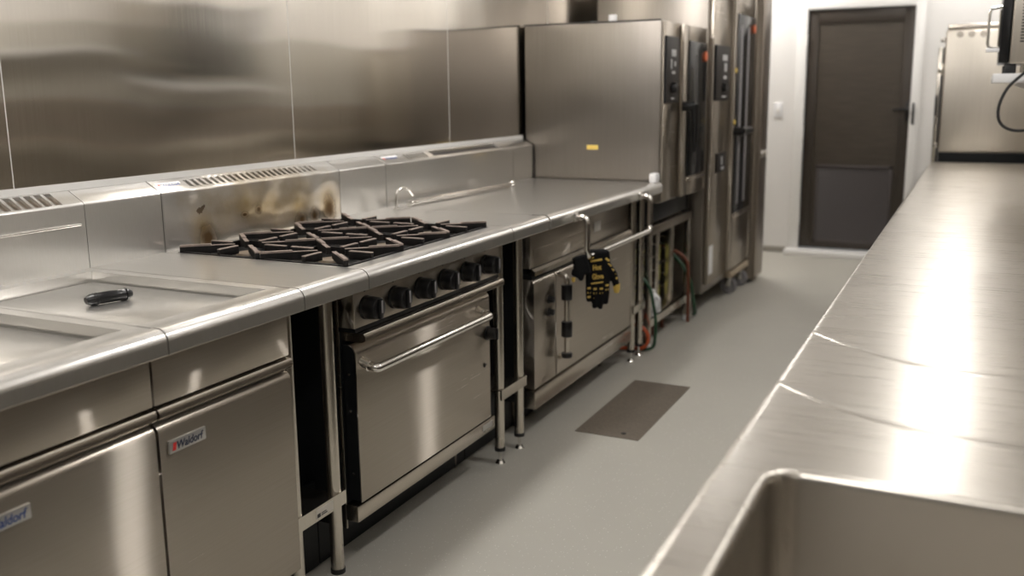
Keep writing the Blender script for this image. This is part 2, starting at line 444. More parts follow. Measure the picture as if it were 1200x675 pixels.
def leg_tube(name, x, y, z_top, parent, r=.019, foot=.062):
    o = MB().cyl((x, y, foot), (x, y, z_top), r, seg=20).build(name, M['tube'], parent)
    MB().cyl((x, y, foot - .012), (x, y, foot + .002), r + .002, seg=20).build('foot_collar', M['blackrubber'], o)
    f = MB(); f.cyl((x, y, .008), (x, y, foot - .012), .0065, seg=10); f.cyl((x, y, 0), (x, y, .010), .020, .013, seg=18)
    f.build('levelling_foot', M['chrome'], o)
    return o

# ================================================================== THE ROOM
YB, XR, YN, ZC = 6.2, 2.80, -4.8, 2.7
struct(MB().box(-.1, XR + .1, YN - .1, YB + .1, -.06, 0, 0), 'floor', M['floor'])
struct(MB().box(-.1, XR + .1, YN - .1, YB + .1, ZC, ZC + .06, 0), 'ceiling', M['white'])
mb = MB()
mb.box(-.08, 0, YN, YB, 0, ZC, 0)
for y in (-1.592, -.434, .724, 1.882, 3.04): mb.box(-.002, .0006, y - .0012, y + .0012, 0, ZC, 0, mat=M['edge'])
struct(mb, 'wall_left', M['wall'])
# back wall with the door opening
mb = MB()
mb.box(-.08, .885, YB, YB + .1, 0, ZC, 0); mb.box(1.815, XR + .08, YB, YB + .1, 0, ZC, 0); mb.box(.885, 1.815, YB, YB + .1, 2.06, ZC, 0)
struct(mb, 'wall_back', M['white'])
mb = MB(); mb.box(XR, XR + .08, YN, YB, 0, ZC, 0); mb.box(XR - .004, XR, YN + .01, 5.9, 1.305, 1.79, .001, mat=M['lining']); mb.box(XR - .0045, XR, YN + .01, 5.9, 0, 1.305, .001, mat=M['lowlining'])
struct(mb, 'wall_right', M['white'])
struct(MB().box(-.08, XR + .08, YN - .08, YN, 0, ZC, 0), 'wall_front', M['greywall'])
mb = MB(); mb.box(.62, .862, YB - .012, YB, 0, .048, .003); mb.box(1.836, 2.7, YB - .012, YB, 0, .048, .003)
struct(mb, 'baseboard_back', plain('grey_skirting', (.34, .32, .28), .5))
struct(MB().prism([(0, 1.1365), (0, 1.156), (.0035, 1.156), (.006, 1.1365)], -1.6, 2.69), 'trim_1', M['edge'])

# far door
d = sroot('door_1', (1.35, YB, 0))
mb = MB(); mb.box(.866, .946, YB - .018, YB + .09, 0, 2.085, .004); mb.box(1.767, 1.834, YB - .018, YB + .09, 0, 2.085, .004); mb.box(.9465, 1.7665, YB - .0175, YB + .09, 2.027, 2.085, .003)
mb.build('door_frame', M['frame'], d)
MB().box(.85, 1.85, YB - .16, YB + .09, 0, .045, .006).build('door_sill', M['frame'], d)
mb = MB(); mb.box(.950, 1.030, YB + .02, YB + .06, .055, 2.023, .003); mb.box(1.690, 1.763, YB + .02, YB + .06, .055, 2.023, .003)
mb.box(1.03, 1.69, YB + .02, YB + .06, 1.91, 2.023, .003); mb.box(1.03, 1.69, YB + .02, YB + .06, .055, .13, .003)
mb.build('door_leaf', M['bronze'], d)
MB().box(1.03, 1.69, YB + .034, YB + .045, .13, 1.91, 0).build('screen_panel', M['screen'], d)
v = MB(); v.box(1.065, 1.665, YB + .018, YB + .034, .10, .125, .002); v.box(1.065, 1.665, YB + .018, YB + .034, .735, .76, .002)
v.box(1.065, 1.085, YB + .018, YB + .034, .10, .76, .002); v.box(1.645, 1.665, YB + .018, YB + .034, .10, .76, .002)
for i in range(24):
    z = .130 + i * .0253
    v.prism([(YB + .022, z), (YB + .033, z + .016), (YB + .033, z + .022), (YB + .020, z + .004)], 1.085, 1.645, 'x')
v.build('vent_grille', M['vent'], d)
h = MB(); h.box(1.735, 1.758, YB + .004, YB + .021, 1.12, 1.28, .004); h.cyl((1.747, YB + .02, 1.22), (1.747, YB - .035, 1.22), .010); h.cyl((1.752, YB - .032, 1.22), (1.64, YB - .032, 1.215), .010, bev=.003)
h.build('door_handle', M['plastic'], d)
h = MB(); h.box(1.785, 1.803, YB - .03, YB - .017, 1.10, 1.27, .003); h.build('strike_plate', M['plastic'], d)
h = MB()
for z in (.30, 1.03, 1.78): h.cyl((.946, YB - .022, z - .05), (.946, YB - .022, z + .05), .008)
h.build('hinge', M['frame'], d)
# light switch beside the door
t = thing('light_switch', 'white light switch plate on the wall left of the far door', 'light switch', (.735, YB, 1.215))
MB().box(.70, .77, YB - .012, YB - .001, 1.155, 1.275, .004).build('plate', M['whiteplastic'], t)
MB().box(.72, .75, YB - .018, YB - .011, 1.19, 1.24, .003).build('rocker', M['frame'], t)

# ceiling lights: a row above the right benches, plus added unseen fill lights
def downlight(x, y, lab, grp, lm='lamp'):
    t = thing('ceiling_light', lab, 'ceiling light', (x, y, ZC), grp)
    r = .142 if lm == 'lamp' else .100; f = MB()
    f.ring((x, y, ZC - .006), (0, 0, 1), r + .008, .012, seg=36, k=8); f.build('trim_ring', M['frame'], t)
    d = MB()
    b = bmesh.new(); bmesh.ops.create_uvsphere(b, u_segments=32, v_segments=20, radius=1)
    bmesh.ops.delete(b, geom=[v for v in b.verts if v.co.z > 1e-4], context='VERTS')
    d._merge(b, None, Matrix.Translation((x, y, ZC - .010)) @ Matrix.Diagonal((r, r, .6 * r, 1)))
    d.build('diffuser', M[lm], t)
for y in (-1.84, 1.08, 4.0): downlight(2.15, y, 'round white ceiling light above the right benches', 'ceiling lights above the right benches', 'lamp_frosted')
downlight(2.2, 5.85, 'round white ceiling light above the hooded dishwasher', 'ceiling light above the dishwasher', 'lamp_dim')
for y in (-.8, 1.5): downlight(.55, y, 'round white fill light added above the cooking line', 'added fill lights above the cooking line')  # unseen row, added to light the cooktops
downlight(.45, 5.6, 'round white fill light added near the far door', 'added fill light by the door')  # unseen fill, added to brighten the far wall

# ================================================================== FRYERS (two alike, 450 mm)
def badge(cx, cy, cz, parent, w=.108, h=.030, dark=False):
    b = MB().box(cx, cx + .006, cy - w / 2, cy + w / 2, cz - h / 2, cz + h / 2, .002).build('badge', M['badge'], parent)
    words('lettering', 'Waldorf', h * .62, (cx + .006, cy + w * .06, cz), (0, 1, 0), (0, 0, 1), M['navy'] if dark else M['blue'], b, shear=.18, width=w * .72, bold=.012)
    MB().prism([(cy - w * .43, cz - h * .30), (cy - w * .34, cz - h * .30), (cy - w * .31, cz + h * .28), (cy - w * .40, cz + h * .28)], cx + .006, cx + .0068, 'x').build('emblem', M['red'], b)
    return b
def caster(name, x, y, r, parent, ztop, axis_y=True):
    c = MB(); c.ring((x, y, r), (0, 1, 0), r * .74, r * .26, k=10); c.cyl((x, y - .012, r), (x, y + .012, r), r * .72, seg=24)
    o = c.build(name, M['blackrubber'] if r < .055 else M['rubber'], parent)
    f = MB(); f.box(x - .015, x + .022, y - .022, y - .018, r - .012, r * 2 + .012, .001); f.box(x - .015, x + .022, y + .018, y + .022, r - .012, r * 2 + .012, .001)
    f.box(x - .02, x + .03, y - .022, y + .022, r * 2 + .008, r * 2 + .014, .001); f.cyl((x, y - .026, r), (x, y + .026, r), .007, seg=12)
    f.cyl((x + .005, y, r * 2 + .012), (x + .005, y, ztop), .011, seg=14)
    f.build('caster_fork', M['chrome'], o)
    return o

def fryer(y0, y1, label):
    t = thing('fryer', label, 'fryer', (.4, (y0 + y1) / 2, 0), 'fryers at the near end of the cooking line')
    # cabinet carcass
    MB().box(.02, .742, y0 + .002, y1 - .002, .15, .866, .002).build('cabinet', M['front'], t)
    # top with sunken well
    w0, w1 = y0 + .014, y1 - .035
    m = MB()
    m.prism(nose_poly(.728), y0 + .0012, y1 - .0012)
    m.box(.004, .728, w1, y1, TOP - .045, TOP, 0); m.box(.004, .728, y0, w0, TOP - .045, TOP, 0)
    m.box(.004, .115, w0, w1, TOP - .045, TOP, 0); m.box(.115, .728, w0, w1, TOP - .047, TOP - .040, 0)
    sl = []
    y = y0 + .022
    while y < y1 - .075: sl.append((y, y + .021)); y += .0305
    splash(m, y0, y1, sl, .013, .058, dark=M['dark'])
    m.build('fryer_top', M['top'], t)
    MB().tube([(.076, y0 + .004, 1.047), (.076, y1 - .022, 1.047)], .0035, k=10).build('drip_rail', M['chrome'], t)
    # upper fascia, trim rail and door
    MB().box(.74, .760, y0 + .002, y1 - .002, .748, .866, .0015).build('fascia', M['front'], t)
    tr = MB(); tr.prism([(.742, .716), (.764, .716), (.770, .722), (.770, .734), (.766, .741), (.742, .743)], y0 + .003, y1 - .002); tr.build('trim_rail', M['rail'], t)
    MB().box(.735, .744, y0 + .003, y1 - .003, .16, .750, 0).build('shadow_gap', M['enamel'], t)
    r = .022
    poly = [(.744, .165), (.760, .165)] + arc2(.760 - r + .002, .706 - r, r, 0, 88, 6) + [(.744, .706)]
    door = MB(); door.prism(poly, y0 + .003, y1 - .003); door = door.build('door', M['front'], t)
    badge(.7615, y0 + .079, .648, door, dark=(y1 > -.5))
    for x in (.12, .62):
        for y in (y0 + .06, y1 - .06): caster('caster', x, y, .05, t, .15)
    l = MB(); l.box(.125, .722, w0 + .006, w1 - .012, TOP - .040, TOP - .026, .004)
    l = l.build('lid', M['top'], t)
    yc = (w0 + w1) / 2 + .012; xc = .392
    h = MB()
    pts = [(xc - .015, yc - .055, TOP - .012), (xc - .013, yc - .045, TOP - .0105), (xc, yc, TOP - .010), (xc + .013, yc + .045, TOP - .0105), (xc + .015, yc + .055, TOP - .012)]
    h.tube(pts, .013, k=14, radii=[.009, .0145, .0150, .0145, .009])
    for q in (-.036, -.029, .040): h.ring((xc + q * .3, yc + q, TOP - .0105), (.29, 1, 0), .0142, .0016, seg=20, k=6)
    for q in (-.035, .035): h.cyl((xc + q * .3, yc + q, TOP - .027), (xc + q * .3, yc + q, TOP - .01), .008, seg=12)
    h.build('lid_handle', M['plastic'], l)
    return t
fryer(-.719, -.278, 'stainless fryer cabinet with badged door, beside the narrow open bench')
fryer(-1.162, -.721, 'stainless fryer cabinet nearest the camera, cut by the left edge of the photo')

# ================================================================== INFILL BENCHES
def infill(y0, y1, ly, label, with_sticker, last=False):
    t = thing('infill_bench', label, 'bench', (.4, (y0 + y1) / 2, 0), 'open infill benches in the cooking line')
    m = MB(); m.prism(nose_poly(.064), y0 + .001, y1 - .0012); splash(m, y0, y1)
    m.build('worktop', M['top'], t)
    for y in ly:
        leg_tube('leg', .727, y, NB + .012, t); leg_tube('leg', .08, y, NB + .012, t)
    s = MB(); s.box(.06, .728, ly[0], ly[1], .276, .290, .002); s.build('undershelf', M['rail'], t)
    a, b = ly[0] - .024, ly[1] + .024
    r = MB(); r.prism([(.744, .256), (.750, .256), (.750, .296), (.705, .296), (.705, .292), (.744, .292)], a, b); r.build('shelf_rail', M['tube'], t)
    if with_sticker:
        k = MB().box(.7500, .7506, ly[0] + .06, ly[0] + .135, .263, .289, 0).build('sticker', M['sticker'], t)
        q = MB(); q.box(.7506, .7509, ly[0] + .064, ly[0] + .078, .265, .276, 0); q.box(.7506, .7509, ly[0] + .082, ly[0] + .108, .2665, .2695, 0); q.box(.7506, .7509, ly[0] + .082, ly[0] + .104, .272, .2745, 0)
        q.build('print', M['ink'], k)
    return t
infill(-.276, -.001, (-.255, -.082), 'narrow open steel bench between the fryers and the gas range', True)
infill(.901, 1.217, (.945, 1.115), 'narrow open steel bench between the gas range and the solid-top oven', False)
infill(2.434, 2.676, (2.46, 2.59), 'narrow steel bench between the solid-top oven and the wall-side oven stand', False)

# ================================================================== GAS RANGE
Y0, Y1 = .001, .899
t = RANGE = thing('gas_range', 'six-burner steel gas range with black grates, oven door and stained splashback', 'range', (.4, 0, 0))
b = MB(); b.box(.05, .700, .006, .894, .140, .860, .002); b.build('oven_body', M['enamel'], t)
for ya in (.002, .893): MB().box(.692, .704, ya, ya + .004, .14, .86, .001).build('body_edge_strip', M['rail'], t)
# top frame round the burner well
m = MB(); m.prism(nose_poly(.735), Y0 + .0012, Y1 - .0012)
m.box(.064, .735, Y0, .014, TOP - .05, TOP, 0); m.box(.064, .735, .868, Y1, TOP - .05, TOP, 0); m.box(.064, .098, .014, .868, TOP - .05, TOP, 0)
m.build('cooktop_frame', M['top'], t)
MB().box(.095, .738, .012, .870, TOP - .062, TOP - .050, 0).build('burner_well', M['enamel'], t)
m = MB(); sl = [(.137 + i * .0285, .137 + i * .0285 + .0155) for i in range(23)]
splash(m, Y0 + .002, Y1 - .001, sl, .020, .050); m.build('splashback', M['stained'], t)
MB().prism(splash_poly(.004, .0695, 1.1375, 1.1045, TOP - .02), Y0, Y0 + .006).build('end_fold', M['top'], t)
def top_label(y0, y1, parent):
    xc = .036; zc = slope_z(xc)
    U = Vector((-.054, 0, .033)).normalized()      # up the slope, towards the wall
    Nn = Vector((.033, 0, .054)).normalized()
    k = MB(); ts = Matrix((U, Vector((0, 1, 0)), Nn)).transposed().to_4x4(); ts.translation = Vector((xc, 0, zc))
    k.box(-.015, .015, y0, y1, -.0005, .001, 0, xf=ts)
    p = k.build('badge', M['whiteplastic'], parent)
    words('lettering', 'Waldorf', .015, Vector((xc, (y0 + y1) / 2 + .006, zc)) + Nn * .001, (0, 1, 0), U, M['blue'], p, shear=.18, width=(y1 - y0) * .74, bold=.012)
    e = MB(); e.box(-.006, .007, y0 + .006, y0 + .014, .001, .0016, 0, xf=ts); e.build('emblem', M['red'], p)
top_label(.018, .118, t)
# control fascia and knobs
cp = MB().box(.700, .760, .003, .896, .748, .866, .002).build('control_panel', M['front'], t)
for i in range(6):
    y = .060 + i * .1455; z = .800
    k = MB(); k.cyl((.760, y, z), (.768, y, z), .036, .034, seg=32, bev=.002); k.cyl((.768, y, z), (.808, y, z), .0345, .031, seg=32, bev=.004)
    k.box(.803, .816, y - .009, y + .009, z - .029, z + .029, .004)
    k = k.build('knob', M['plastic'], t)
    MB().box(.8158, .8170, y - .004, y + .0035, z - .012, z + .024, .0005).build('pointer', M['rubber'], k)
    d = MB(); d.cyl((.7598, y - .004, .851), (.7608, y - .004, .851), .006, seg=12); d.build('burner_mark', M['ink'], t)
tr = MB(); tr.prism([(.700, .706), (.770, .706), (.782, .711), (.782, .724), (.777, .732), (.700, .735)], .020, .890); tr.build('trim_rail', M['rail'], t)
MB().box(.699, .756, .010, .892, .735, .749, 0).build('shadow_gap', M['enamel'], t)
# oven door, black-edged, with rounded top
r = .030
poly = [(.702, .225), (.750, .225)] + arc2(.750 - r, .698 - r, r, 0, 90, 7) + [(.702, .698)]
od = MB(); od.prism([(.7045, .228), (.7465, .228)] + arc2(.7465 - r, .695 - r, r, 0, 90, 7) + [(.7045, .695)], .0155, .8295)
od = od.build('oven_door', M['enamel'], t)
sk = MB()
outer = [(.750, .225)] + arc2(.750 - r, .698 - r, r, 0, 75, 7)
inner = [(p[0] - .0035, p[1] - .0015) for p in outer]
sk.prism(outer + inner[::-1], .015, .830); sk.build('door_skin', M['front'], od)
hd = MB(); hd.tube([(.749, .045, .640), (.792, .045, .630), (.800, .052, .629), (.800, .735, .629), (.792, .742, .630), (.749, .742, .640)], .0142, k=16, fillet=.012)
hd.tube([(.748, .045, .641), (.775, .045, .633)], .018, k=14, radii=[.020, .016]); hd.tube([(.748, .742, .641), (.775, .742, .633)], .018, k=14, radii=[.020, .016])
hd.build('door_handle', M['chrome'], od)
q = MB()
for z in (.61, .50, .31): q.cyl((.725, .0160, z), (.725, .0135, z), .004, seg=10)
q.build('rivet', M['chrome'], od)
kn = MB(); kn.cyl((.750, .812, .545), (.757, .812, .545), .026, seg=24, bev=.002); kn.cyl((.757, .812, .545), (.788, .812, .545), .023, .019, seg=24, bev=.003); kn.box(.780, .794, .806, .818, .524, .566, .003)
kn = kn.build('door_latch_knob', M['plastic'], t)
MB().prism([(.784, .425), (.800, .433), (.784, .441)], .750, .754, 'x').build('pointer_mark', M['plastic'], od)
kr = MB().box(.700, .745, .002, .872, .166, .216, .003).build('kick_rail', M['rail'], t)
MB().box(.745, .7465, .775, .850, .184, .204, .0005).build('plate', M['badge'], kr)
for x in (.13, .58):
    for y in (.070, .83):
        l = MB(); l.cyl((x, y, .055), (x, y, .142), .024, seg=20); l.cyl((x, y, .0), (x, y, .058), .017, .019, seg=20); l.build('leg', M['dark'], t)
# burners and grates, 3 x 2
gx = ((.100, .4165), (.4165, .733)); gy = ((.016, .299), (.299, .583), (.583, .866))
def grate(x0, x1, y0, y1):
    cx, cy = (x0 + x1) / 2, (y0 + y1) / 2
    g = MB(); zt, zb = .943, .918
    e = .006
    # square outer frame, low
    for (a, b, c, dd) in ((x0 + e, x0 + e + .013, y0 + e, y1 - e), (x1 - e - .013, x1 - e, y0 + e, y1 - e), (x0 + e, x1 - e, y0 + e, y0 + e + .013), (x0 + e, x1 - e, y1 - e - .013, y1 - e)):
        g.box(a, b, c, dd, .900, .923, .002)
    # four diagonal fingers reaching in from the corners
    for sx in (-1, 1):
        for sy in (-1, 1):
            c0 = Vector((cx + sx * (x1 - x0 - 2 * e) / 2, cy + sy * (y1 - y0 - 2 * e) / 2, 0)); c1 = Vector((cx + sx * .030, cy + sy * .027, 0))
            dv = c1 - c0; ang = math.atan2(dv.y, dv.x); l = dv.length
            X = Matrix.Translation((c0.x, c0.y, 0)) @ Matrix.Rotation(ang, 4, 'Z')
            g.prism([(0, .904), (0, zt - .002), (.002, zt), (l * .55, zt), (l * .57, zt - .004), (l, zt - .004), (l, zb), (l * .5, zb - .004), (.03, .904)], -.0065, .0065, mat=None)
            # transform the last prism into place
            vs = g.bm.verts; vs.ensure_lookup_table()
            bmesh.ops.transform(g.bm, matrix=X, verts=[vs[i] for i in range(len(vs) - 18, len(vs))])
    # short straight fingers from the middle of each side
    for ang in (0, 90, 180, 270):
        half = (x1 - x0) / 2 - e if ang % 180 == 0 else (y1 - y0) / 2 - e
        X = Matrix.Translation((cx, cy, 0)) @ Matrix.Rotation(math.radians(ang), 4, 'Z')
        g.box(half - .085, half - .004, -.0065, .0065, .914, zt - .003, .002, xf=X)
    return g.build('grate', M['iron'], RANGE)
for xa, xb in gx:
    for ya, yb in gy:
        cx, cy = (xa + xb) / 2, (ya + yb) / 2
        bn = MB(); bn.cyl((cx, cy, TOP - .051), (cx, cy, TOP - .025), .055, .048, seg=28); bn.ring((cx, cy, TOP - .024), (0, 0, 1), .040, .007, k=8)
        bn = bn.build('burner', M['iron'], t)
        c = MB(); c.cyl((cx, cy, TOP - .022), (cx, cy, TOP - .010), .042, .036, seg=28, bev=.002); c.build('burner_cap', plain('tan_burner_cap', (.17, .13, .09), .6) if 'cap' not in M else M['cap'], bn)
        if 'cap' not in M: M['cap'] = bpy.data.materials['tan_burner_cap']
        grate(xa, xb, ya, yb)

# ================================================================== SOLID-TOP OVEN RANGE
Y0, Y1 = 1.219, 2.432
t = OV = thing('oven_range', 'wide steel solid-top oven range with a front guard rail holding gloves', 'range', (.4, Y0, 0))
b = MB(); b.box(.05, .690, Y0 + .012, Y1 - .010, .14, .860, .002); b.build('oven_body', M['enamel'], t)
m = MB(); m.prism(nose_poly(.735), Y0 + .014, Y1 - .0012); m.box(.064, .735, Y0, Y1, TOP - .05, TOP, 0)
sl = [(1.42 + i * .026, 1.42 + i * .026 + .013) for i in range(7)] + [(1.64, 2.30)]
splash(m, Y0, Y1, sl, .020, .052); m.build('cooktop', M['top'], t)
MB().prism(splash_poly(.004, .0705, 1.138, 1.105, TOP - .02), Y0 + .001, Y0 + .016).build('end_fold', M['top'], t)
top_label(Y0 + .03, Y0 + .15, t)
# upper fascia
MB().box(.690, .722, Y0 + .022, Y1 - .012, .700, .866, .002).build('fascia', M['front'], t)
f = MB(); f.prism([(.722, .672), (.742, .672), (.742, .690), (.728, .700), (.722, .700)], Y0 + .022, Y1 - .012); f.build('trim_rail', M['rail'], t)
MB().box(.690, .724, Y0 + .03, Y1 - .02, .655, .674, 0).build('shadow_gap', M['enamel'], t)
pl = MB(); pl.box(.722, .7265, 1.93, 2.01, .755, .80, .001); pl.build('data_plate', M['badge'], t)
fp = MB(); fp.box(.722, .7245, Y0 + .05, Y1 - .05, .715, .775, .003); fp.build('access_panel', M['front'], t)
# left service panel, door channel, side-hung door
r = .02
def slab(y0, y1, x1, z0, z1):
    return MB().prism([(.690, z0), (x1, z0)] + arc2(x1 - r, z1 - r, r, 0, 90, 5) + [(.690, z1)], y0, y1)
sp = slab(Y0 + .020, 1.452, .738, .205, .655).build('service_panel', M['front'], t)
for z in (.551, .497):
    k = MB(); k.cyl((.738, 1.385, z), (.744, 1.385, z), .018, seg=20); k.cyl((.744, 1.385, z), (.762, 1.385, z), .014, .012, seg=20, bev=.002); k.build('switch_knob', M['plastic'], sp)
od = slab(1.462, Y1 - .018, .738, .205, .655).build('oven_door', M['front'], t)
MB().box(.690, .716, 1.445, 1.470, .205, .655, 0).build('door_gap', M['gasket'], t)
h = MB(); h.tube([(.738, 1.488, .64), (.768, 1.488, .632), (.775, 1.488, .620), (.775, 1.488, .30), (.768, 1.488, .288), (.738, 1.488, .28)], .012, k=12, fillet=.012)
h = h.build('door_handle', M['tube'], od)
for z in (.565, .405, .29):
    g = MB(); g.cyl((.775, 1.488, z - .034 if z > .3 else z - .01), (.775, 1.488, z + .034 if z > .3 else z + .012), .024, seg=18, bev=.005); g.build('grip', M['plastic'], h)
MB().cyl((.738, 2.02, .60), (.741, 2.02, .60), .006, seg=10).build('rivet', M['dark'], od)
MB().box(.690, .742, Y0 + .018, Y1 - .010, .120, .196, .003).build('kick_rail', M['rail'], t)
for x in (.13, .60):
    for y in (Y0 + .12, 2.32):
        l = MB(); l.cyl((x, y, .05), (x, y, .142), .024, seg=20); l.cyl((x, y, 0), (x, y, .055), .016, .018, seg=18); l.build('leg', M['dark'], t)
# guard rail: two bent brackets out from under the nose and a level bar
GX, GZ = .868, .718
g = MB(); g.tube([(.800, 1.478, .880), (GX, 1.478, .890), (GX, 1.478, GZ), (GX, 2.315, GZ), (GX, 2.315, .890), (.800, 2.315, .880)], .0135, k=14, fillet=.035)
for y in (1.478, 2.315): g.box(.79, .828, y - .022, y + .022, .868, .904, .004)
g.build('guard_rail', M['chrome'], t)
# loose pieces on the solid top
s = MB(); s.tube([(.15, 1.168, TOP), (.15, 1.168, TOP + .062), (.155, 1.175, TOP + .08), (.163, 1.20, TOP + .088), (.17, 1.235, TOP + .078), (.173, 1.262, TOP + .052)], .0065, k=12)
s.cyl((.15, 1.168, TOP), (.15, 1.168, TOP + .008), .014, seg=16)
single(s, 'water_spout', M['chrome'], 'small bent chrome spout standing on the bench behind the burners', 'tap', (.15, 1.168, TOP)); bpy.data.objects['water_spout'].location.z += .0006
p = MB(); p.cyl((.145, 1.300, TOP + .014), (.182, 2.16, TOP + .014), .012, seg=16); p.cyl((.144, 1.27, TOP + .014), (.145, 1.31, TOP + .014), .014, seg=16, bev=.003); p.ball((.183, 2.185, TOP + .018), .0165)
p.cyl((.155, 1.52, TOP + .014), (.164, 1.72, TOP + .014), .0135, seg=16)
single(p, 'steel_pipe', M['chrome'], 'slim shiny pipe lying along the foot of the rear splashback', 'pipe', (.165, 1.73, TOP))
p = MB(); p.box(.766, .806, 2.60, 2.66, TOP + .001, TOP + .050, .008)
single(p, 'corner_block', M['whiteplastic'], 'small white block on the counter end by the nearer combi oven', 'block', (.786, 2.63, TOP))

# ---------------- oven gloves on the rail
def remeshed(mb, name, mat, parent, voxel=.0042, smooth=6):
    o = mb.build('tmp', mat)
    a = o.modifiers.new('r', 'REMESH'); a.mode = 'VOXEL'; a.voxel_size = voxel
    b = o.modifiers.new('s', 'SMOOTH'); b.iterations = smooth; b.factor = .5
    dg = bpy.context.evaluated_depsgraph_get(); dg.update()
    me = bpy.data.meshes.new_from_object(o.evaluated_get(dg)); me.name = name
    old = o.data; bpy.data.objects.remove(o); bpy.data.meshes.remove(old)
    for p in me.polygons: p.use_smooth = True
    o = bpy.data.objects.new(name, me); COL.objects.link(o)
    attach(o, parent); return o
def frame_at(loc, right, lean=0.):
    R = Vector(right).normalized(); U = Vector((0, 0, 1)); n = R.cross(U)
    X = Matrix((R, U, n)).transposed().to_4x4(); X.translation = Vector(loc); return X   # local x right, y up, z to viewer
# full glove: local origin at rail, hanging down, fingers lowest
loc = Vector((GX + .004, 1.585, GZ)); X = frame_at(loc, (.84, .54, 0))
t = thing('oven_glove', 'black glove with yellow grip marks hanging full length from the guard rail', 'glove', loc, 'oven gloves on the guard rail')
g = MB()
g.box(-.052, .052, -.135, .004, .002, .032, .012, 3, xf=X); g.box(-.050, .050, -.030, .019, -.022, .032, .012, 3, xf=X)
g.box(-.048, .046, -.05, -.0, -.026, -.012, .006, 2, xf=X)
fing = [(-.039, -.125, -.192), (-.0135, -.13, -.222), (.0125, -.13, -.226), (.037, -.125, -.205)]
def tp(p): return X @ Vector(p)
for fx, ya, yb in fing:
    g.tube([tp((fx, ya + .03, .017)), tp((fx * 1.02, (ya + yb) / 2, .021)), tp((fx * .98, yb, .016))], .0135, k=10, radii=[.0140, .0135, .0115]); g.ball(tp((fx * .98, yb, .016)), .0115)
g.tube([tp((.036, -.045, .017)), tp((.066, -.085, .020)), tp((.080, -.135, .018)), tp((.082, -.158, .016))], .014, k=10, radii=[.020, .018, .0145, .012]); g.ball(tp((.082, -.158, .016)), .012)
body = remeshed(g, 'glove_body', M['knit'], t)
y = MB()
def patch(x, yy, w, h, ang=0, z=.0305, th=.005):
    y.box(-w / 2, w / 2, -h / 2, h / 2, 0, th, .0015, xf=X @ Matrix.Translation((x, yy, z)) @ Matrix.Rotation(math.radians(ang), 4, 'Z'))
patch(-.010, -.022, .050, .008, 8)
patch(-.006, -.118, .052, .006, 6)
for i, (fx, ya, yb) in enumerate(fing):
    for k in range(3): patch(fx * 1.02, -.140 - .019 * k + (0, -.004, -.004, .010)[i], .014, .008, 6, .0285 - .0012 * k)
for k, (px, py) in enumerate(((.038, -.020), (.047, -.044), (.058, -.064), (.066, -.082), (.074, -.100))): patch(px, py, .020 - .001 * k, .009, -38 + 6 * k, .0285 if k < 2 else .0300)
y.build('grip_marks', M['silicone'], t)
tipm = MB(); tipm.tube([tp((.0805, -.128, .018)), tp((.082, -.150, .0165)), tp((.0825, -.166, .0155))], .015, k=10, radii=[.0155, .0150, .010]); tipm.build('thumb_tip', M['silicone'], t)
words('lettering', 'Hot', .023, tp((-.006, -.052, .0305)), X.to_3x3() @ Vector((1, .06, 0)), X.to_3x3() @ Vector((-.06, 1, 0)), M['silicone'], t, width=.036, bold=.03, thick=.004)
words('lettering', 'Glove', .024, tp((-.003, -.090, .0305)), X.to_3x3() @ Vector((1, .06, 0)), X.to_3x3() @ Vector((-.06, 1, 0)), M['silicone'], t, width=.048, bold=.03, thick=.004)
# folded glove behind it
loc = Vector((.852, 1.440, .712)); X = frame_at(loc, (.86, .51, 0)) @ Matrix.Scale(.74, 4)
t = thing('oven_glove', 'black glove bunched up beside the rail bracket, only a yellow fingertip showing', 'glove', loc, 'oven gloves on the guard rail')
g = MB(); g.box(-.045, .044, -.085, -.005, -.010, .016, .012, 3, xf=X @ Matrix.Rotation(math.radians(16), 4, 'Z'))
g.box(-.040, .046, -.040, .028, -.014, .014, .012, 3, xf=X @ Matrix.Rotation(math.radians(16), 4, 'Z'))
g.tube([tp((-.028, -.055, .0)), tp((-.036, -.085, .002))], .012, k=10); g.tube([tp((.012, -.06, .004)), tp((.006, -.100, .004))], .013, k=10)
g.ball(tp((.006, -.100, .004)), .012); g.tube([tp((-.012, -.06, .004)), tp((-.018, -.094, .004))], .012, k=10)
remeshed(g, 'glove_body', M['knit'], t)
tm = MB(); tm.tube([tp((-.034, -.094, .002)), tp((-.035, -.112, .003))], .009, k=10, radii=[.009, .007]); tm.ball(tp((-.035, -.112, .003)), .0072); tm.build('thumb_tip', M['silicone'], t)

# ================================================================== COMBI OVEN (nearer) ON ITS STAND
Ca, Cb, CF, CZ0, CZ1 = 2.69, 3.50, .795, .805, 1.745
t = thing('combi_oven', 'shorter steel combi oven on an open stand at the end of the counter', 'oven', (.4, (Ca + Cb) / 2, CZ0))
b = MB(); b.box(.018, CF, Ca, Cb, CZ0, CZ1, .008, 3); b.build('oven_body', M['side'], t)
MB().box(.016, CF - .01, Ca - .003, Ca + .02, CZ1 - .004, CZ1 + .004, .001).build('roof_seam', M['gasket'], t)
MB().box(CF - .0, CF + .010, Ca + .004, 2.985, CZ0 + .01, CZ1 - .004, .004).build('control_column', M['front'], t)
c = MB(); c.box(CF - .010, CF + .022, 2.705, 2.935, 1.325, 1.668, .008, 3); c = c.build('control_panel', M['panelglass'], t)
MB().box(CF - .014, CF + .0205, 2.7035, 2.7075, 1.332, 1.661, 0).build('panel_edge', M['enamel'], c)
q = MB(); q.box(CF + .022, CF + .0228, 2.79, 2.87, 1.565, 1.600, .0003); q.box(CF + .022, CF + .0228, 2.78, 2.80, 1.50, 1.55, .0003); q.box(CF + .022, CF + .0228, 2.84, 2.87, 1.515, 1.54, .0003); q.box(CF + .022, CF + .0228, 2.80, 2.86, 1.475, 1.490, .0003)
